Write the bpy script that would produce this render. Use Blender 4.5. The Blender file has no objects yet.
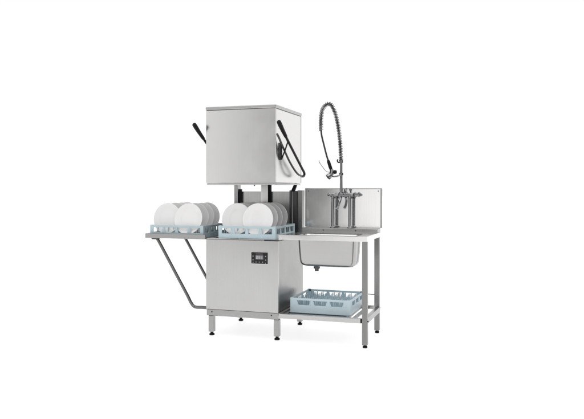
import bpy, bmesh, math, random
from mathutils import Vector, Matrix
random.seed(4)
S = bpy.context.scene
COL = S.collection

# ------------------------------------------------------------------ materials
def new_mat(name):
    m = bpy.data.materials.new(name); m.use_nodes = True
    nt = m.node_tree
    return m, nt, nt.nodes['Principled BSDF']

def steel(name, base=.6, rough=.24, grain=(2, 2, 260), var=.05, bump=.02):
    """brushed stainless: fine stretched grain in roughness, colour and bump, plus faint smudges"""
    m, nt, b = new_mat(name)
    N, L = nt.nodes, nt.links
    tc = N.new('ShaderNodeTexCoord')
    mp = N.new('ShaderNodeMapping'); mp.inputs['Scale'].default_value = grain
    L.new(tc.outputs['Object'], mp.inputs['Vector'])
    n1 = N.new('ShaderNodeTexNoise'); n1.inputs['Scale'].default_value = 1.0; n1.inputs['Detail'].default_value = 4
    L.new(mp.outputs[0], n1.inputs['Vector'])
    n2 = N.new('ShaderNodeTexNoise'); n2.inputs['Scale'].default_value = 5.0; n2.inputs['Detail'].default_value = 5
    L.new(tc.outputs['Object'], n2.inputs['Vector'])
    cr = N.new('ShaderNodeValToRGB')
    cr.color_ramp.elements[0].position = .3; cr.color_ramp.elements[1].position = .7
    a, c = base * (1 - var), base * (1 + var)
    cr.color_ramp.elements[0].color = (a, a * .992, a * .985, 1); cr.color_ramp.elements[1].color = (c, c * .99, c * .975, 1)
    L.new(n1.outputs['Fac'], cr.inputs['Fac']); L.new(cr.outputs['Color'], b.inputs['Base Color'])
    mr = N.new('ShaderNodeMapRange'); mr.inputs['From Min'].default_value = .3; mr.inputs['From Max'].default_value = .7
    mr.inputs['To Min'].default_value = rough * .85; mr.inputs['To Max'].default_value = rough * 1.2
    L.new(n2.outputs['Fac'], mr.inputs['Value']); L.new(mr.outputs[0], b.inputs['Roughness'])
    bp = N.new('ShaderNodeBump'); bp.inputs['Strength'].default_value = bump; bp.inputs['Distance'].default_value = .002
    L.new(n1.outputs['Fac'], bp.inputs['Height'])
    bp2 = N.new('ShaderNodeBump'); bp2.inputs['Strength'].default_value = .015; bp2.inputs['Distance'].default_value = .01
    L.new(n2.outputs['Fac'], bp2.inputs['Height']); L.new(bp.outputs[0], bp2.inputs['Normal'])
    L.new(bp2.outputs[0], b.inputs['Normal'])
    b.inputs['Metallic'].default_value = 1
    return m

def plain(name, col, rough=.5, metal=0, noise=.06, scale=30, coat=0, sss=0, spec=.5):
    m, nt, b = new_mat(name)
    N, L = nt.nodes, nt.links
    tc = N.new('ShaderNodeTexCoord')
    n = N.new('ShaderNodeTexNoise'); n.inputs['Scale'].default_value = scale; n.inputs['Detail'].default_value = 3
    L.new(tc.outputs['Object'], n.inputs['Vector'])
    cr = N.new('ShaderNodeValToRGB')
    cr.color_ramp.elements[0].color = tuple(c * (1 - noise) for c in col) + (1,)
    cr.color_ramp.elements[1].color = tuple(min(1, c * (1 + noise)) for c in col) + (1,)
    L.new(n.outputs['Fac'], cr.inputs['Fac']); L.new(cr.outputs['Color'], b.inputs['Base Color'])
    b.inputs['Roughness'].default_value = rough; b.inputs['Metallic'].default_value = metal
    b.inputs['Coat Weight'].default_value = coat
    b.inputs['Specular IOR Level'].default_value = spec
    if sss:
        b.inputs['Subsurface Weight'].default_value = sss
        b.inputs['Subsurface Radius'].default_value = (.01, .01, .01)
    return m

M = dict(
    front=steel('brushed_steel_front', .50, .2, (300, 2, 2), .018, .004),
    hoodfront_lit=steel('brushed_steel_hood_front_lit', .72, .19, (300, 2, 2), .014, .004),  # copy of the front steel, its brighter lighting put into the base colour
    hoodside_lit=steel('brushed_steel_hood_side_lit', .80, .22, (2, 240, 2), .01, .005),  # same steel again, bright reflected light painted in as a paler base
    side=steel('brushed_steel_body_side_shaded', .34, .3, (2, 200, 2), .03, .005),  # same steel, darker base colour stands in for the shade on this face
    frame=steel('brushed_steel_frame', .37, .28, (3, 3, 120)),
    lid=steel('brushed_steel_lid', .5, .28, (3, 200, 3)),
    bright=steel('bright_steel', .78, .2, (3, 200, 3), .03),
    sink=steel('sink_steel', .46, .2, (2, 2, 300), .015, .002),
    splash=steel('splash_steel', .78, .10, (200, 2, 2), .02, .004),
    inner=steel('chamber_steel', .55, .26, (200, 2, 2)),
    dark=steel('dark_steel', .10, .35, (3, 3, 120)),
    leg=steel('leg_steel', .25, .3, (100, 100, 3)),
    tube=steel('tube_steel', .17, .12, (60, 60, 3)),
    chrome=plain('chrome', (.27, .27, .28), .06, 1, .04, 60),
    black=plain('black_plastic', (.006, .006, .0065), .5, 0, .3, 80, 0, 0, .18),
    blackbar=plain('black_coated_bar', (.012, .012, .013), .42, 0, .3, 60, 0, 0, .22),
    glass=plain('black_glass_panel', (.012, .012, .013), .2, 0, .1, 50, 0, 0, .3),
    led=plain('display_grey', (.42, .42, .44), .4),
    icon=plain('icon_grey', (.13, .13, .14), .5),
    rack=plain('pale_blue_plastic', (.45, .555, .60), .42, 0, .08, 14),
    rack2=plain('light_blue_plastic', (.62, .75, .81), .42, 0, .06, 14),
    plate=plain('white_porcelain', (.80, .79, .785), .16, 0, .012, 6, .5),
    hose=plain('dark_hose', (.05, .05, .052), .35, .5, .15, 40),
    coil=plain('spring_steel', (.15, .15, .155), .16, 1, .1, 80),
)

# ------------------------------------------------------------------ mesh helpers
def wloc(o):
    v = Vector((0, 0, 0))
    while o: v += o.location; o = o.parent
    return v

def obj(name, bm, mat, parent=None, smooth=True, label=None):
    if parent is not None:
        bmesh.ops.translate(bm, verts=bm.verts, vec=-wloc(parent))
    bmesh.ops.recalc_face_normals(bm, faces=bm.faces)
    me = bpy.data.meshes.new(name); bm.to_mesh(me); bm.free()
    me.materials.append(mat)
    if smooth:
        for p in me.polygons: p.use_smooth = True
        try: me.set_sharp_from_angle(angle=math.radians(35))
        except Exception: pass
    o = bpy.data.objects.new(name, me); COL.objects.link(o)
    if smooth:
        wn = o.modifiers.new('weighted_normals', 'WEIGHTED_NORMAL'); wn.keep_sharp = True; wn.weight = 100
    if parent is not None: o.parent = parent
    if label: o['label'] = label
    return o

def thing(name, label, cat, loc, group=None):
    o = bpy.data.objects.new(name, None); COL.objects.link(o)
    o.empty_display_size = .1
    o.location = loc; o['label'] = label; o['category'] = cat
    if group: o['group'] = group
    return o

def box(bm, x0, x1, y0, y1, z0, z1, bev=.0015, seg=1):
    t = bmesh.new()
    bmesh.ops.create_cube(t, size=1)
    for v in t.verts:
        v.co = Vector(((x0 + x1) / 2 + v.co.x * (x1 - x0), (y0 + y1) / 2 + v.co.y * (y1 - y0), (z0 + z1) / 2 + v.co.z * (z1 - z0)))
    if bev: bmesh.ops.bevel(t, geom=t.edges[:], offset=bev, segments=seg, affect='EDGES', profile=.5)
    merge(bm, t)

def merge(bm, t):
    me = bpy.data.meshes.new('tmp'); t.to_mesh(me); t.free()
    bm.from_mesh(me); bpy.data.meshes.remove(me)

def catmull(pts, n=8):
    P = [Vector(p) for p in pts]
    P = [P[0] * 2 - P[1]] + P + [P[-1] * 2 - P[-2]]
    out = []
    for i in range(1, len(P) - 2):
        a, b, c, d = P[i - 1:i + 3]
        for k in range(n):
            t = k / n
            out.append(.5 * ((2 * b) + (c - a) * t + (2 * a - 5 * b + 4 * c - d) * t * t + (3 * b - a - 3 * c + d) * t ** 3))
    out.append(P[-2]); return out

def tube(bm, pts, r, seg=12, caps=True):
    """r: number or list of radii"""
    P = [Vector(p) for p in pts]; n = len(P)
    R = r if isinstance(r, (list, tuple)) else [r] * n
    T = [(P[min(i + 1, n - 1)] - P[max(i - 1, 0)]).normalized() for i in range(n)]
    up = Vector((0, 0, 1)) if abs(T[0].z) < .9 else Vector((1, 0, 0))
    N = T[0].cross(up).normalized(); rings = []
    for i in range(n):
        N = (N - T[i] * N.dot(T[i])).normalized(); B = T[i].cross(N)
        rings.append([bm.verts.new(P[i] + (N * math.cos(2 * math.pi * k / seg) + B * math.sin(2 * math.pi * k / seg)) * R[i]) for k in range(seg)])
    for i in range(n - 1):
        for k in range(seg):
            bm.faces.new((rings[i][k], rings[i][(k + 1) % seg], rings[i + 1][(k + 1) % seg], rings[i + 1][k]))
    if caps:
        bm.faces.new(rings[0][::-1]); bm.faces.new(rings[-1])

def lathe(bm, prof, loc=(0, 0, 0), rot=Matrix.Identity(4), seg=24):
    """prof: list of (radius, height) about +Z"""
    rings = []; T = Matrix.Translation(loc) @ rot
    for r, h in prof:
        if r < 1e-6: rings.append([bm.verts.new(T @ Vector((0, 0, h)))])
        else: rings.append([bm.verts.new(T @ Vector((r * math.cos(2 * math.pi * k / seg), r * math.sin(2 * math.pi * k / seg), h))) for k in range(seg)])
    for a, b in zip(rings, rings[1:]):
        for k in range(seg):
            q = (k + 1) % seg
            if len(a) == 1 and len(b) > 1: bm.faces.new((a[0], b[q], b[k]))
            elif len(b) == 1 and len(a) > 1: bm.faces.new((a[k], a[q], b[0]))
            elif len(a) > 1: bm.faces.new((a[k], a[q], b[q], b[k]))

def prism(bm, poly, y0, y1):
    """poly in (x, z), extruded along y"""
    a = [bm.verts.new((x, y0, z)) for x, z in poly]; b = [bm.verts.new((x, y1, z)) for x, z in poly]
    bm.faces.new(a); bm.faces.new(b[::-1]); n = len(a)
    for i in range(n): bm.faces.new((a[i], b[i], b[(i + 1) % n], a[(i + 1) % n]))

B = bmesh.new
ROTX = Matrix.Rotation(math.radians(90), 4, 'X')
ROTY = Matrix.Rotation(math.radians(90), 4, 'Y')

# ------------------------------------------------------------------ floor
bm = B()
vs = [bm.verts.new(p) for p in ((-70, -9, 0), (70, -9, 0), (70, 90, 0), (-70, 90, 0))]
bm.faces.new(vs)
fm, nt, bs = new_mat('white_floor_added_glow')
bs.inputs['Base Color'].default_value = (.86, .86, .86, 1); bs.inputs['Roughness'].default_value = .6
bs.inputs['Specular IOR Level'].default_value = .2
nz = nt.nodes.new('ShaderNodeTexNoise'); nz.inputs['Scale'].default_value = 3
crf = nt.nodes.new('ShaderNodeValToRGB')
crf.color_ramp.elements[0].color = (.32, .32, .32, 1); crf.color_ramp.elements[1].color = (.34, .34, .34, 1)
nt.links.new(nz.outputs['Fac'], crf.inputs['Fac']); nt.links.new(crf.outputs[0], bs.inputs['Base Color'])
bs.inputs['Emission Color'].default_value = (1, 1, 1, 1); bs.inputs['Emission Strength'].default_value = .78  # added glow, no real lamp: keeps the floor white under the machine
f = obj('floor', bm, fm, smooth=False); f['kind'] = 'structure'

# ------------------------------------------------------------------ dishwasher
W = .635; DP = .685; BB = .216; BT = .793
dw = thing('hood_dishwasher', 'stainless steel pass-through dishwasher with its square hood raised and a black control panel', 'dishwasher', (-W / 2, DP / 2, 0))
# lower body
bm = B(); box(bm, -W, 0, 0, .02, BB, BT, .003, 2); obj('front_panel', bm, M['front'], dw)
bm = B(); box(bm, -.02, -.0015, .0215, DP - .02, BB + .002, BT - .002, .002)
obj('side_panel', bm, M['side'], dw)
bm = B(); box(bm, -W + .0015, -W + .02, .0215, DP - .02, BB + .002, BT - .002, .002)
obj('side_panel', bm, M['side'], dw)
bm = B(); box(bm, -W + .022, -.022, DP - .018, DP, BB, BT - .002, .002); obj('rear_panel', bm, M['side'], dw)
# base frame
bm = B()
box(bm, -W + .008, -.0005, -.004, .034, BB - .052, BB - .002, .002)
box(bm, -W + .008, -W + .046, .0355, DP - .04, BB - .052, BB - .003, .002)
box(bm, -.039, -.0015, .0355, DP - .04, BB - .052, BB - .003, .002)
box(bm, -W + .008, -.0005, DP - .038, DP, BB - .052, BB - .002, .002)
box(bm, -W + .05, -.043, .04, DP - .042, BB - .02, BB - .004, .001)
bf = obj('base_frame', bm, M['frame'], dw)
for x in (-W + .055, -.058):
    bm = B(); lathe(bm, [(0, .005), (.005, .004), (.0065, 0)], (x, -.004, BB - .02), ROTX, 12); obj('screw', bm, M['dark'], bf)
def leg_foot(px, py, ztop, s, parent, mat, foot_h=.03, zt2=.0, fr=.022):
    bm = B(); box(bm, px - s / 2, px + s / 2, py - s / 2, py + s / 2, foot_h + zt2, ztop, .003, 2)
    l = obj('leg', bm, mat, parent)
    bm = B(); lathe(bm, [(0, 0), (fr * .95, 0), (fr, .004), (fr, .012), (fr * .62, .017), (fr * .55, .02), (fr * .55, foot_h + .004), (0, foot_h + .004)], (px, py, 0), seg=20)
    obj('foot', bm, M['black'], l)
for x, y in ((-.017, .018), (-W + .046, .018), (-.022, DP - .045), (-W + .046, DP - .045)):
    leg_foot(x, y, BB - .053, .044, dw, M['frame'], .03)
# tank top with rolled rim
bm = B()
box(bm, -W + .003, -.003, .004, .03, BT + .0015, BT + .009, .002)
box(bm, -W + .003, -W + .04, .0315, DP - .02, BT + .0015, BT + .009, .002)
box(bm, -.045, -.003, .0315, DP - .02, BT + .0015, BT + .009, .002)
box(bm, -W + .0415, -.0465, .0315, DP - .02, BT - .06, BT - .05, .002)
obj('tank_rim', bm, M['lid'], dw)
bm = B(); box(bm, -.12, .004, -.005, .006, BT - .002, BT + .0065, .001); obj('rubber_seal', bm, M['black'], dw)
# control panel
bm = B(); box(bm, -.234, -.084, -.004, -.0005, .602, .703, .003, 2); cp = obj('control_panel', bm, M['bright'], dw)
bm = B(); box(bm, -.230, -.088, -.008, -.0042, .606, .699, .002, 2); g = obj('glass', bm, M['glass'], cp)
bm = B(); box(bm, -.193, -.125, -.0090, -.0082, .641, .676, .001); obj('display', bm, M['icon'], cp)
bm = B()
def seg7(bm, x, z, w, h, on, t=.0028):
    y0, y1 = -.0102, -.0092
    segs = dict(a=(x + t, x + w - t, z + h - t, z + h), d=(x + t, x + w - t, z, z + t), g=(x + t, x + w - t, z + h / 2 - t / 2, z + h / 2 + t / 2),
                f=(x, x + t, z + h / 2, z + h), b=(x + w - t, x + w, z + h / 2, z + h), e=(x, x + t, z, z + h / 2), c=(x + w - t, x + w, z, z + h / 2))
    for s in on: a = segs[s]; box(bm, a[0], a[1], y0, y1, a[2], a[3], 0)
for i in range(3): seg7(bm, -.186 + i * .0195, .646, .014, .025, 'abcdefg', .0042)
obj('digits', bm, plain('lit_digits', (.42, .42, .44), .4), cp)
bm = B(); box(bm, -.190, -.128, -.0087, -.0082, .682, .684, 0); box(bm, -.190, -.128, -.0087, -.0082, .688, .690, 0)
obj('printed_lines', bm, M['icon'], cp)
for x, z in ((-.213, .667), (-.213, .638), (-.105, .667), (-.105, .638), (-.187, .621), (-.159, .621), (-.131, .621), (-.213, .613), (-.105, .613)):
    bm = B(); w = .006
    box(bm, x - w, x + w, -.0092, -.0082, z - w * .9, z + w * .9, .0012, 2)
    b = obj('button', bm, M['icon'] if z > .63 else M['dark'], cp)
    bm = B(); box(bm, x - .0018, x + .0018, -.0102, -.0093, z - .0036, z + .0036, 0); obj('symbol', bm, M['led'], b)
# rear wall of the wash chamber, posts
bm = B()
box(bm, -.602, -.385, .640, .648, .80, 1.184, .0015); box(bm, -.316, -.10, .640, .648, .80, 1.184, .0015)
obj('chamber_back', bm, M['inner'], dw)
bm = B(); box(bm, -.640, -.603, .60, .672, .795, 1.84, .003, 2); obj('guide_post', bm, M['frame'], dw)
bm = B(); box(bm, -.384, -.318, .618, .672, .795, 1.84, .003, 2); obj('guide_post', bm, M['bright'], dw)
bm = B(); box(bm, -.599, -.574, .612, .636, .80, 1.205, .001); obj('guide_slot', bm, M['black'], dw)
bm = B(); box(bm, -.3165, -.288, .612, .636, .80, 1.245, .001); obj('guide_slot', bm, M['black'], dw)
bm = B()
box(bm, -.098, -.078, .570, .60, .80, 1.195, .002); box(bm, -.074, -.034, .586, .63, .80, 1.19, .002)
obj('rear_channel', bm, M['dark'], dw)
bm = B(); box(bm, -.032, .012, .60, .672, .796, 1.195, .003, 2); obj('rear_column', bm, M['leg'], dw)
bm = B(); prism(bm, [(-.088, 1.185), (-.055, 1.185), (-.028, 1.255), (-.05, 1.262), (-.058, 1.245)], .575, .60); obj('hinge_bracket', bm, M['black'], dw)
# hood (open underneath)
HX0, HX1, HY1, HB, HT = -W, -.0226, .685, 1.258, 1.855
bm = B()
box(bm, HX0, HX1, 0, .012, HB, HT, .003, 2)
hood = obj('hood', bm, M['hoodfront_lit'], dw)
bm = B(); box(bm, HX1 - .012, HX1 - .0012, .0135, HY1 - .0135, HB + .001, HT - .001, .0015); obj('hood_side', bm, M['hoodside_lit'], hood)
bm = B(); box(bm, HX0 + .0012, HX0 + .012, .0135, HY1 - .0135, HB + .001, HT - .001, .0015); obj('hood_side', bm, M['hoodside_lit'], hood)
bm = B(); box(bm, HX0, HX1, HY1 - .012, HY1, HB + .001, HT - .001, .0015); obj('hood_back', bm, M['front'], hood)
bm = B()
box(bm, HX0 + .005, HX1 - .003, .003, .02, HB - .016, HB - .0015, .004, 2)
box(bm, HX0 + .005, HX0 + .03, .0215, HY1 - .02, HB - .016, HB - .0015, .004, 2)
box(bm, HX1 - .026, HX1 - .003, .0215, HY1 - .02, HB - .016, HB - .0015, .004, 2)
obj('hood_lip', bm, M['lid'], hood)
bm = B()
box(bm, HX0 - .002, HX1 + .003, -.004, HY1 + .004, HT + .004, HT + .031, .006, 3)
lid = obj('hood_lid', bm, M['lid'], hood)
bm = B(); box(bm, HX0 + .003, HX1 - .002, .003, HY1 - .004, HT - .0005, HT + .0045, 0); obj('lid_seam', bm, M['dark'], hood)
bm = B(); tube(bm, [(-.318, .30, HB + .03), (-.318, .30, HB - .012), (-.318, .285, HB - .02)], .006, 8); obj('hook', bm, M['dark'], hood)
bm = B(); box(bm, -.36, -.28, .28, .32, HB + .03, HT - .02, .002); obj('hood_inner_brace', bm, M['inner'], hood)
# lift handles, mirrored on the two sides of the hood
HC = (HX0 + HX1) / 2
def handle(sgn):
    mx = lambda x: x if sgn > 0 else HX0 - (x - HX1) * .72
    G = lambda pts: [(mx(x), y, z) for x, y, z in pts]
    bm = B()
    pth = catmull(G([(.045, -.035, 1.680), (.045, .10, 1.602), (.045, .30, 1.490), (.045, .47, 1.395), (.045, .548, 1.352), (.043, .562, 1.332), (.041, .54, 1.318), (.04, .49, 1.318)]), 8)
    tube(bm, pth, .0105, 12)
    h = obj('lift_handle', bm, M['blackbar'], dw)
    bm = B(); tube(bm, G([(.045, -.125, 1.737), (.045, -.118, 1.733), (.045, -.09, 1.715), (.045, -.03, 1.677), (.045, .05, 1.631), (.045, .06, 1.626)]), [.010, .017, .0185, .0165, .014, .010], 16)
    obj('grip', bm, M['black'], h)
    bm = B()
    pth = catmull(G([(.04, .49, 1.318), (.036, .40, 1.335), (.03, .31, 1.375), (.018, .22, 1.44), (.008, .145, 1.51), (.0, .075, 1.575), (-.004, .03, 1.618), (-.010, -.004, 1.648)][:9 if sgn > 0 else 6]), 8)
    tube(bm, pth, .0085, 10); obj('return_bar', bm, M['dark'], h)
    bm = B(); x0, x1 = sorted((mx(-.021), mx(-.008)))
    box(bm, x0, x1, .100, .122, 1.445, 1.585, .003, 2)
    tube(bm, G([(-.010, .110, 1.452), (.020, .114, 1.53), (.043, .112, 1.594)]), .006, 8)
    obj('pivot_bracket', bm, M['blackbar'], h)
handle(1); handle(-1)

# ------------------------------------------------------------------ folding left shelf
TL = -1.207; TY0 = .0; TY1 = .60
sh = thing('side_shelf', 'stainless folding shelf on the left of the machine carried by two bent tubes', 'shelf', ((TL - W) / 2, .3, .78))
bm = B()
box(bm, TL, -W - .006, TY0, TY0 + .014, .790, .829, .003, 2)
box(bm, TL, TL + .014, TY0 + .0155, TY1, .790, .829, .003, 2)
box(bm, TL + .0155, -W - .006, TY1 - .014, TY1, .790, .829, .003, 2)
box(bm, TL + .0155, -W - .002, TY0 + .0155, TY1 - .0155, .791, .797, .001)
obj('shelf_top', bm, M['frame'], sh)
for y in (.06, .54):
    bm = B()
    tube(bm, catmull([(-1.150, y, .79), (-1.128, y, .785), (-1.085, y, .72), (-.96, y, .513), (-.84, y, .315), (-.80, y, .245), (-.765, y, .215), (-.70, y, .214), (-W - .001, y, .214)], 8), .0135, 14)
    t = obj('support_tube', bm, M['tube'], sh)
    bm = B(); box(bm, -1.17, -1.11, y - .02, y + .02, .776, .7885, .002); obj('hinge', bm, M['dark'], t)

# ------------------------------------------------------------------ dish racks
PEG = {}
RM = [M['rack']]
def peg_mesh():
    if RM[0] not in PEG:
        bm = B(); tube(bm, [(0, 0, .0195), (0, 0, .080), (0, 0, .089)], [.0060, .0050, .002], 6)
        me = bpy.data.meshes.new('peg'); bm.to_mesh(me); bm.free(); me.materials.append(RM[0]); PEG[RM[0]] = me
    return PEG[RM[0]]
def make_rack(x0, y0, z0, label, group, H_=.10, n=4, m=.012, g=.008):
    W_, D_ = .50, .50; q = (H_ - .10) * .8; lo_ = 0 if n == 3 else -.010
    r = thing('dish_rack', label, 'dish rack', (x0 + W_ / 2, y0 + D_ / 2, z0), group)
    x1, y1, z1 = x0 + W_, y0 + D_, z0 + H_
    def wall(along, fixed, inward):
        bm = B(); t = .006
        def seg(a0, a1, za, zb, th=t, off=0):
            lo, hi = (fixed + off, fixed + off + th) if inward > 0 else (fixed - off - th, fixed - off)
            if along == 'x': box(bm, x0 + a0, x0 + a1, lo, hi, z0 + za, z0 + zb, .001)
            else: box(bm, lo, hi, y0 + a0, y0 + a1, z0 + za, z0 + zb, .001)
        e = .012
        seg(e, .5 - e, 0, .044 + q + lo_)                       # lower band
        seg(e, .5 - e, H_ - .017, H_, .010)                # rim
        seg(e, .5 - e, .042 + q + lo_, .049 + q + lo_, .009)              # ridge
        w = (.5 - 2 * m) / n; zl = .049 + q + lo_; zh = H_ - .016; hb = .009 if n == 4 else .010
        for i in range(n + 1):
            c = m + i * w; a = max(e, c - hb); b = min(.5 - e, c + hb)
            if i == 0: a = e
            if i == n: b = .5 - e
            seg(a, b, zl, zh, .0075)
        # slanted gussets at the window corners
        for i in range(n):
            for s in (0, 1):
                c = m + i * w + (hb if s == 0 else w - hb); d = g * (1 if s == 0 else -1)
                poly = [(c, zl), (c + d, zl), (c, zh)]
                th0, th1 = (fixed, fixed + .005) if inward > 0 else (fixed - .005, fixed)
                if along == 'x':
                    prism(bm, [(x0 + p, z0 + q) for p, q in poly], th0, th1)
                else:
                    a_ = [bm.verts.new((th0, y0 + p, z0 + q)) for p, q in poly]; b_ = [bm.verts.new((th1, y0 + p, z0 + q)) for p, q in poly]
                    bm.faces.new(a_); bm.faces.new(b_[::-1])
                    for k in range(3): bm.faces.new((a_[k], b_[k], b_[(k + 1) % 3], a_[(k + 1) % 3]))
        obj('rack_wall', bm, RM[0], r)
    wall('x', y0, 1); wall('x', y1, -1); wall('y', x0, 1); wall('y', x1, -1)
    for cx, cy in ((x0, y0), (x1, y0), (x0, y1), (x1, y1)):
        bm = B(); sx = 1 if cx == x0 else -1; sy = 1 if cy == y0 else -1
        a, b = sorted((cx - sx * .001, cx + sx * .030)); c, d = sorted((cy - sy * .001, cy + sy * .010))
        box(bm, a, b, c, d, z0 - .001, z0 + H_ + .003, .003, 2)
        a, b = sorted((cx - sx * .0012, cx + sx * .010)); c, d = sorted((cy + sy * .0102, cy + sy * .030))
        box(bm, a, b, c, d, z0 - .001, z0 + H_ + .003, .003, 2)
        obj('corner_post', bm, RM[0], r)
    bm = B()
    for i in range(1, 20):
        p = i * .025
        box(bm, x0 + p - .0034, x0 + p + .0034, y0 + .007, y1 - .007, z0 + .012, z0 + .0195, 0)
        box(bm, x0 + .007, x1 - .007, y0 + p - .0034, y0 + p + .0034, z0 + .010, z0 + .020, 0)
    obj('grid_base', bm, RM[0], r, smooth=False)
    for j in range(9):
        for i in range(9):
            p = bpy.data.objects.new('peg', peg_mesh()); COL.objects.link(p); p.parent = r
            p.location = (-W_ / 2 + .05 + i * .05, -D_ / 2 + .05 + j * .05, 0); p.scale = (1, 1, 1.0 if q == 0 else 1.27)
    return r
RA = (-1.178, .035, .7985); RB = (-.532, .022, .8035); RC = (.062, .115, .2085)
make_rack(*RA, 'pale blue rack of plates standing on the left folding shelf', 'pale blue plastic dish racks')
make_rack(*RB, 'pale blue rack of plates in the open wash chamber under the raised hood', 'pale blue plastic dish racks')
RM[0] = M['rack2']
make_rack(*RC, 'empty pale blue rack with rows of pegs on the low shelf under the sink', 'pale blue plastic dish racks', .118, 3, .045, .014)

# ------------------------------------------------------------------ plates
PR = .1325
def plate_mesh():
    bm = B()
    prof = [(0, .006), (.050, .006), (.078, .0068), (.090, .0092), (.100, .0128), (.112, .0170), (PR - .006, .0215), (PR - .0015, .0236), (PR, .0225), (PR - .001, .0205),
            (.112, .0130), (.098, .0075), (.088, .001), (.084, -.0005), (.080, .001), (.078, .002), (.04, .002), (0, .002)]
    lathe(bm, prof, seg=72)
    bmesh.ops.remove_doubles(bm, verts=bm.verts, dist=1e-6)
    bmesh.ops.recalc_face_normals(bm, faces=bm.faces)
    me = bpy.data.meshes.new('plate'); bm.to_mesh(me); bm.free(); me.materials.append(M['plate'])
    for p in me.polygons: p.use_smooth = True
    return me
PM = plate_mesh()
rowname = ['frontmost', 'second', 'third', 'rearmost']
def plates(rack, place, group, tilt, sep):
    x0, y0, z0 = rack
    for ci, (cn, cx, dy) in enumerate((('left', x0 + .134, .032), ('right', x0 + .134 + sep, 0))):
        for k in range(4):
            o = bpy.data.objects.new('plate', PM); COL.objects.link(o)
            t = tilt + random.uniform(-2.5, 2.5)
            o.location = (cx + random.uniform(-.003, .003), y0 + .048 + dy + k * .122 + random.uniform(-.004, .004) - (.012 if (ci == 0 and k == 3) else 0), z0 + .0225 + PR * math.cos(math.radians(t)) + .001)
            o.rotation_euler = (math.radians(90 - t), 0, math.radians(random.uniform(-3, 3)))
            o['label'] = f'{rowname[k]} round white plate in the {cn} column of the rack {place}'
            o['category'] = 'plate'; o['group'] = group
plates(RA, 'on the left folding shelf', 'white plates in the rack on the left shelf', 9, .212)
plates(RB, 'under the raised hood', 'white plates in the rack under the hood', 9, .203)

# ------------------------------------------------------------------ sink unit
SX0, SX1, SY0, SY1 = .018, .728, -.048, .547
su = thing('sink_table', 'stainless table with a deep sink, tall splashback and two square right legs', 'sink table', ((SX0 + SX1) / 2, (SY0 + SY1) / 2, 0))
BX0, BX1, BY0, BY1 = .146, .622, .03, .25
bm = B()
ZT = .842
box(bm, SX0, BX0 - .004, SY0 + .012, SY1 - .115, ZT - .006, ZT, .001)
box(bm, BX1 + .004, SX1 - .012, SY0 + .012, SY1 - .115, ZT - .006, ZT, .001)
box(bm, BX0 - .003, BX1 + .003, SY0 + .012, BY0 - .003, ZT - .006, ZT, .001)
box(bm, BX0 - .003, BX1 + .003, BY1 + .003, SY1 - .115, ZT - .006, ZT, .001)
obj('tabletop', bm, M['bright'], su)
bm = B(); box(bm, SX0, SX1, SY0, SY0 + .011, .808, .8475, .003, 2); obj('front_edge', bm, M['bright'], su)
bm = B(); box(bm, SX1 - .0115, SX1 - .0005, SY0 + .0125, SY1, .808, .8470, .003, 2); obj('side_edge', bm, M['bright'], su)
bm = B(); box(bm, SX0 + .04, SX1 - .013, SY1 - .114, SY1 + .020, .80, .8775, .004, 3); led = obj('tap_ledge', bm, M['frame'], su)
for x in (.25, .53):
    bm = B(); lathe(bm, [(0, .004), (.004, .003), (.006, 0)], (x, SY1 - .115, .86), ROTX, 10); obj('screw', bm, M['dark'], led)
# splashback
bm = B(); box(bm, .066, .72, SY1 + .0, SY1 + .006, .8779, 1.207, .001)
sp = obj('splashback', bm, M['splash'], su)
bm = B()
box(bm, .056, .0655, SY1 - .006, SY1 + .02, .879, 1.2145, .002)
box(bm, .7205, .730, SY1 - .003, SY1 + .02, .879, 1.2145, .002)
box(bm, .0658, .7202, SY1 - .005, SY1 + .02, 1.2075, 1.2145, .002)
obj('folded_edge', bm, M['frame'], sp)
for x, z in ((.085, 1.19), (.70, 1.19)):
    bm = B(); lathe(bm, [(0, .003), (.004, .002), (.005, 0)], (x, SY1 - .0005, z), ROTX, 10); obj('screw', bm, M['dark'], sp)
# bowl: rounded box shell, open on top, tapered
def bowl(bm):
    cx, cy = (BX0 + BX1) / 2, (BY0 + BY1) / 2; hw, hd = (BX1 - BX0) / 2, (BY1 - BY0) / 2
    def ring(z, inset, r):
        out = []
        for qx, qy, a0 in ((1, 1, 0), (-1, 1, 90), (-1, -1, 180), (1, -1, 270)):
            for k in range(7):
                a = math.radians(a0 + 90 * k / 6)
                out.append(bm.verts.new((cx + qx * (hw - inset - r) + r * math.cos(a), cy + qy * (hd - inset - r) + r * math.sin(a), z)))
        return out
    R = []
    zb = .592
    prof = [(ZT - .001, 0), (.80, .001), (.70, .006), (.645, .010), (.625, .013), (.61, .020), (.60, .032), (.594, .05), (zb, .075)]
    for z, i in prof: R.append(ring(z, i, .045))
    for a, b in zip(R, R[1:]):
        n = len(a)
        for k in range(n): bm.faces.new((a[k], a[(k + 1) % n], b[(k + 1) % n], b[k]))
    bm.faces.new(R[-1])
bm = B(); bowl(bm); bo = obj('sink_bowl', bm, M['sink'], su)
bo.modifiers.clear(); md = bo.modifiers.new('thickness', 'SOLIDIFY'); md.thickness = .0012; md.offset = 1
bm = B(); box(bm, BX0 - .006, BX1 + .006, BY0 - .006, BY0 - .0005, ZT + .0003, ZT + .003, .001); box(bm, BX0 - .006, BX1 + .006, BY1 + .0005, BY1 + .006, ZT + .0003, ZT + .003, .001)
box(bm, BX0 - .006, BX0 - .0005, BY0, BY1, ZT + .0003, ZT + .003, .001); box(bm, BX1 + .0005, BX1 + .006, BY0, BY1, ZT + .0003, ZT + .003, .001)
obj('bowl_rim', bm, M['dark'], bo)
bm = B(); lathe(bm, [(0, 0), (.021, 0), (.021, -.012), (.026, -.013), (.026, -.030), (.016, -.032), (.016, -.05), (0, -.05)], (.26, .205, .5915)); obj('drain', bm, M['dark'], bo)
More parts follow.
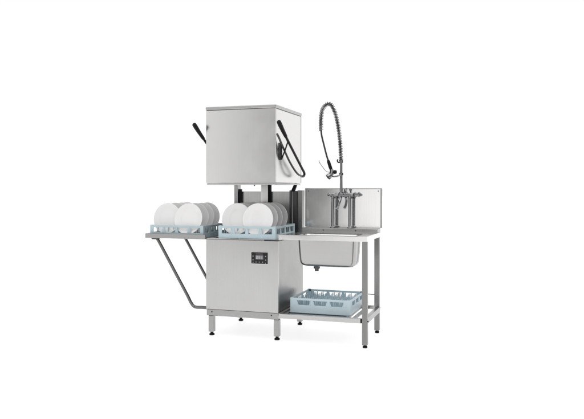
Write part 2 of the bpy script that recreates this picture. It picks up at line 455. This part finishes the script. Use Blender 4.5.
# legs, side rails, low shelf
leg_foot(.708, -.026, .807, .040, su, M['leg'], .022, 0, .0185)
leg_foot(.694, .525, .807, .042, su, M['leg'], .022, 0, .0185)
bm = B(); box(bm, .016, .676, -.044, -.012, .186, .222, .002, 2); obj('shelf_beam', bm, M['front'], su)
bm = B(); box(bm, .016, .664, .52, .55, .196, .226, .002, 2); obj('shelf_beam', bm, M['frame'], su)
bm = B(); box(bm, .6885, .722, -.0055, .503, .178, .222, .002, 2); sb = obj('side_beam', bm, M['frame'], su)
bm = B(); box(bm, .006, .030, -.010, .518, .192, .222, .002, 2); obj('side_beam', bm, M['frame'], su)
bm = B(); box(bm, .0305, .565, -.0105, .519, .1995, .2035, 0); obj('shelf_sheet', bm, M['frame'], su)
for x in (.044, .552):
    bm = B(); box(bm, x - .013, x + .013, -.011, .519, .2040, .2120, .002, 2); obj('shelf_rail', bm, M['frame'], su)
bm = B(); box(bm, .60, .625, -.011, .519, .200, .218, .002, 2); obj('shelf_rail', bm, M['frame'], su)
for x, y, z in ((.7285, -.02, .20), (.7155, .525, .213)):
    bm = B(); lathe(bm, [(0, .006), (.004, .005), (.006, .003), (.006, 0)], (x, y, z), ROTY, 12); obj('bolt', bm, M['black'], su)
bm = B(); box(bm, .6765, .6862, -.043, -.014, .187, .221, .002); obj('end_cap', bm, M['black'], su)
bm = B(); tube(bm, [(.56, .585, .312), (.70, .585, .310), (.705, .582, .300), (.700, .575, .289), (.692, .572, .289)], .003, 8); obj('wire_hook', bm, M['tube'], su)

# ------------------------------------------------------------------ pre-rinse tap
TY = .474; TZ = .878
tp = thing('pre_rinse_tap', 'tall chrome pre-rinse tap with a looped spring hose behind the sink', 'tap', (.397, TY, TZ))
def vtube(x, y, z0, z1, prof):  # prof: list of (t, r)
    bm = B(); lathe(bm, [(0, 0)] + [(r, t * (z1 - z0)) for t, r in prof] + [(0, z1 - z0)], (x, y, z0), seg=20); return bm
for x in (.323, .472):
    bm = vtube(x, TY, TZ, 1.165, [(0, .024), (.02, .024), (.04, .016), (.05, .0135), (.86, .0135), (.87, .018), (.93, .018), (.95, .0145), (1, .0145)])
    obj('pillar', bm, M['chrome'], tp)
bm = B()
tube(bm, [(.300, TY, 1.158), (.306, TY, 1.158), (.345, TY, 1.158), (.372, TY, 1.158), (.378, TY, 1.158), (.417, TY, 1.158), (.425, TY, 1.158), (.49, TY, 1.158), (.50, TY, 1.158)], [.013, .017, .017, .014, .021, .021, .014, .017, .014], 16)
bd = obj('mixer_body', bm, M['chrome'], tp)
bm = B(); tube(bm, [(.500, TY, 1.158), (.512, TY, 1.159), (.520, TY, 1.160), (.548, TY, 1.155)], [.009, .020, .022, .006], 14); obj('valve_handle', bm, M['chrome'], tp)
bm = B(); tube(bm, [(.445, TY - .01, 1.165), (.442, TY - .014, 1.185), (.440, TY - .016, 1.20), (.438, TY - .018, 1.215)], [.007, .007, .013, .011], 12); obj('valve_handle', bm, M['chrome'], tp)
bm = B(); tube(bm, [(.300, TY, 1.158), (.292, TY - .005, 1.160), (.284, TY - .01, 1.165)], [.009, .016, .013], 12); obj('valve_handle', bm, M['chrome'], tp)
bm = B(); tube(bm, catmull([(.397, TY, 1.145), (.398, TY - .03, 1.13), (.396, TY - .055, 1.10), (.385, TY - .065, 1.06), (.372, TY - .068, 1.04)], 6), [.012] * 24 + [.014], 12); obj('spout', bm, M['chrome'], tp)
bm = vtube(.397, TY, 1.165, 1.455, [(0, .019), (.06, .019), (.07, .0125), (.36, .0115), (.9, .0105), (.91, .016), (1, .016)]); ri = obj('riser', bm, M['chrome'], tp)
LP = catmull([(.396, TY, 1.445), (.393, TY, 1.52), (.388, TY, 1.60), (.379, TY - .002, 1.687), (.364, TY - .01, 1.785), (.346, TY - .022, 1.860), (.323, TY - .032, 1.912), (.300, TY - .042, 1.928), (.273, TY - .052, 1.914), (.250, TY - .062, 1.878), (.243, TY - .07, 1.83), (.240, TY - .075, 1.77), (.243, TY - .08, 1.70)], 14)
HP = LP + catmull([(.243, TY - .08, 1.70), (.249, TY - .082, 1.655), (.268, TY - .084, 1.58), (.292, TY - .085, 1.49), (.313, TY - .085, 1.425)], 10)[1:]
bm = B(); tube(bm, HP, .0075, 10); obj('hose', bm, M['hose'], tp)
# spring: helix around the loop path
L = [0]
for a, b in zip(LP, LP[1:]): L.append(L[-1] + (b - a).length)
tot = L[-1]; turns = int(tot / .0135); npt = turns * 12
hel = []; Tprev = None; N = Vector((0, 1, 0)); j = 0
for i in range(npt + 1):
    s = tot * i / npt
    while j < len(L) - 2 and L[j + 1] < s: j += 1
    t = (s - L[j]) / (L[j + 1] - L[j]); p = LP[j].lerp(LP[j + 1], t); T = (LP[j + 1] - LP[j]).normalized()
    N = (N - T * N.dot(T)).normalized(); Bn = T.cross(N); a = 2 * math.pi * turns * i / npt
    hel.append(p + (N * math.cos(a) + Bn * math.sin(a)) * .0165)
bm = B(); tube(bm, hel, .0033, 6); obj('spring', bm, M['coil'], tp)
hy = TY - .085
bm = B(); tube(bm, [(.305, hy, 1.45), (.309, hy, 1.437), (.325, hy, 1.388), (.334, hy, 1.365)], [.009, .0135, .0145, .012], 14); obj('spray_grip', bm, M['black'], tp)
bm = B()
tube(bm, [(.334, hy, 1.372), (.338, hy, 1.355), (.338, hy - .006, 1.335), (.333, hy - .016, 1.318)], [.014, .019, .018, .013], 14)
tube(bm, [(.333, hy - .016, 1.326), (.320, hy - .028, 1.314), (.312, hy - .034, 1.306)], [.018, .026, .024], 16)
sprh = obj('spray_head', bm, M['chrome'], tp)
bm = B(); lathe(bm, [(0, .0), (.015, 0), (.017, .01), (.013, .024), (0, .026)], (.352, hy + .008, 1.35), ROTY, 14); obj('valve_cap', bm, M['black'], tp)
bm = B(); tube(bm, [(.332, hy - .01, 1.345), (.30, hy - .025, 1.352), (.279, hy - .03, 1.375), (.250, hy - .035, 1.415), (.236, hy - .036, 1.437), (.237, hy - .036, 1.447)], .0026, 8); obj('trigger_lever', bm, M['chrome'], tp)
bm = B(); tube(bm, catmull([(.397, TY, 1.335), (.394, TY - .03, 1.325), (.378, hy + .01, 1.315), (.352, hy - .004, 1.312), (.338, hy - .012, 1.318)], 6), .0065, 10)
lathe(bm, [(.0115, 0), (.018, .002), (.018, .022), (.0115, .024)], (.397, TY, 1.322), seg=16); obj('hook_bracket', bm, M['chrome'], tp)
bm = B(); tube(bm, catmull([(.397, TY, 1.440), (.378, TY - .012, 1.432), (.368, TY - .018, 1.445), (.372, TY - .016, 1.458)], 5), .006, 8); obj('spring_collar', bm, M['blackbar'], tp)

# ------------------------------------------------------------------ world: white studio, greyer behind the camera
w = bpy.data.worlds.new('World'); S.world = w; w.use_nodes = True
nt = w.node_tree; Nn, Ln = nt.nodes, nt.links
bg = Nn['Background']
tc = Nn.new('ShaderNodeTexCoord'); sx = Nn.new('ShaderNodeSeparateXYZ'); Ln.new(tc.outputs['Generated'], sx.inputs[0])
def math_(op, a, b=None):
    n = Nn.new('ShaderNodeMath'); n.operation = op
    for i, v in enumerate((a, b)):
        if v is None: continue
        if isinstance(v, (int, float)): n.inputs[i].default_value = v
        else: Ln.new(v, n.inputs[i])
    return n.outputs[0]
ny = math_('MULTIPLY', sx.outputs['Y'], -1)
az = math_('DIVIDE', math_('ARCTAN2', sx.outputs['X'], ny), math.pi)      # 0 = straight behind the camera side (-Y), negative to -X
azn = math_('ADD', math_('MULTIPLY', az, .5), .5)                       # -180..180 deg -> 0..1
ramp = Nn.new('ShaderNodeValToRGB'); Ln.new(azn, ramp.inputs['Fac'])
AZ = [(-180, 1.02), (-126, 1.02), (-114, .14), (-78, .14), (-62, .75), (-32, 1.0), (-26, 1.08), (-23, .86), (-21, .44), (-18.6, .38), (-17, .18), (-15.2, .24), (-12.8, 1.1), (-6, 1.25), (18, .9), (30, .35), (42, .8), (58, .14), (112, .14), (126, 1.02), (180, 1.02)]
els = ramp.color_ramp.elements
pts = [(d / 360 + .5, v) for d, v in AZ]
els[0].position = pts[0][0]; els[0].color = (pts[0][1],) * 3 + (1,)
els[1].position = pts[-1][0]; els[1].color = (pts[-1][1],) * 3 + (1,)
for p, v in pts[1:-1]:
    e = els.new(p); e.color = (v, v, v, 1)
mz = Nn.new('ShaderNodeMapRange'); mz.inputs['From Min'].default_value = .35; mz.inputs['From Max'].default_value = .8
Ln.new(sx.outputs['Z'], mz.inputs['Value'])
m2 = Nn.new('ShaderNodeMix'); m2.data_type = 'RGBA'; Ln.new(mz.outputs[0], m2.inputs['Factor'])
Ln.new(ramp.outputs[0], m2.inputs['A']); m2.inputs['B'].default_value = (1.25, 1.25, 1.25, 1)
Ln.new(m2.outputs['Result'], bg.inputs['Color']); bg.inputs['Strength'].default_value = 1.0

# softbox above and to the left front
def area(name, loc, target, size, energy):
    l = bpy.data.lights.new(name, 'AREA'); l.shape = 'RECTANGLE'; l.size, l.size_y = size; l.energy = energy
    o = bpy.data.objects.new(name, l); COL.objects.link(o); o.location = loc
    o.rotation_euler = (Vector(target) - Vector(loc)).to_track_quat('-Z', 'Y').to_euler()
area('overhead_softbox', (.6, -.8, 4.2), (0, .2, .8), (2.6, 2.0), 26)

# ------------------------------------------------------------------ camera
cd = bpy.data.cameras.new('Camera'); cam = bpy.data.objects.new('Camera', cd); COL.objects.link(cam)
cam.location = (1.7707, -5.0247, 1.2208); cam.rotation_euler = (math.radians(90), 0, .3184)
cd.sensor_width = 36; cd.lens = 36 * 667.8 / 584; cd.shift_y = -(209.5 - 187.44) / 584
cd.clip_end = 300
S.camera = cam
S.view_settings.view_transform = 'Standard'; S.view_settings.look = 'None'; S.view_settings.exposure = 0
S.cycles.max_bounces = 10
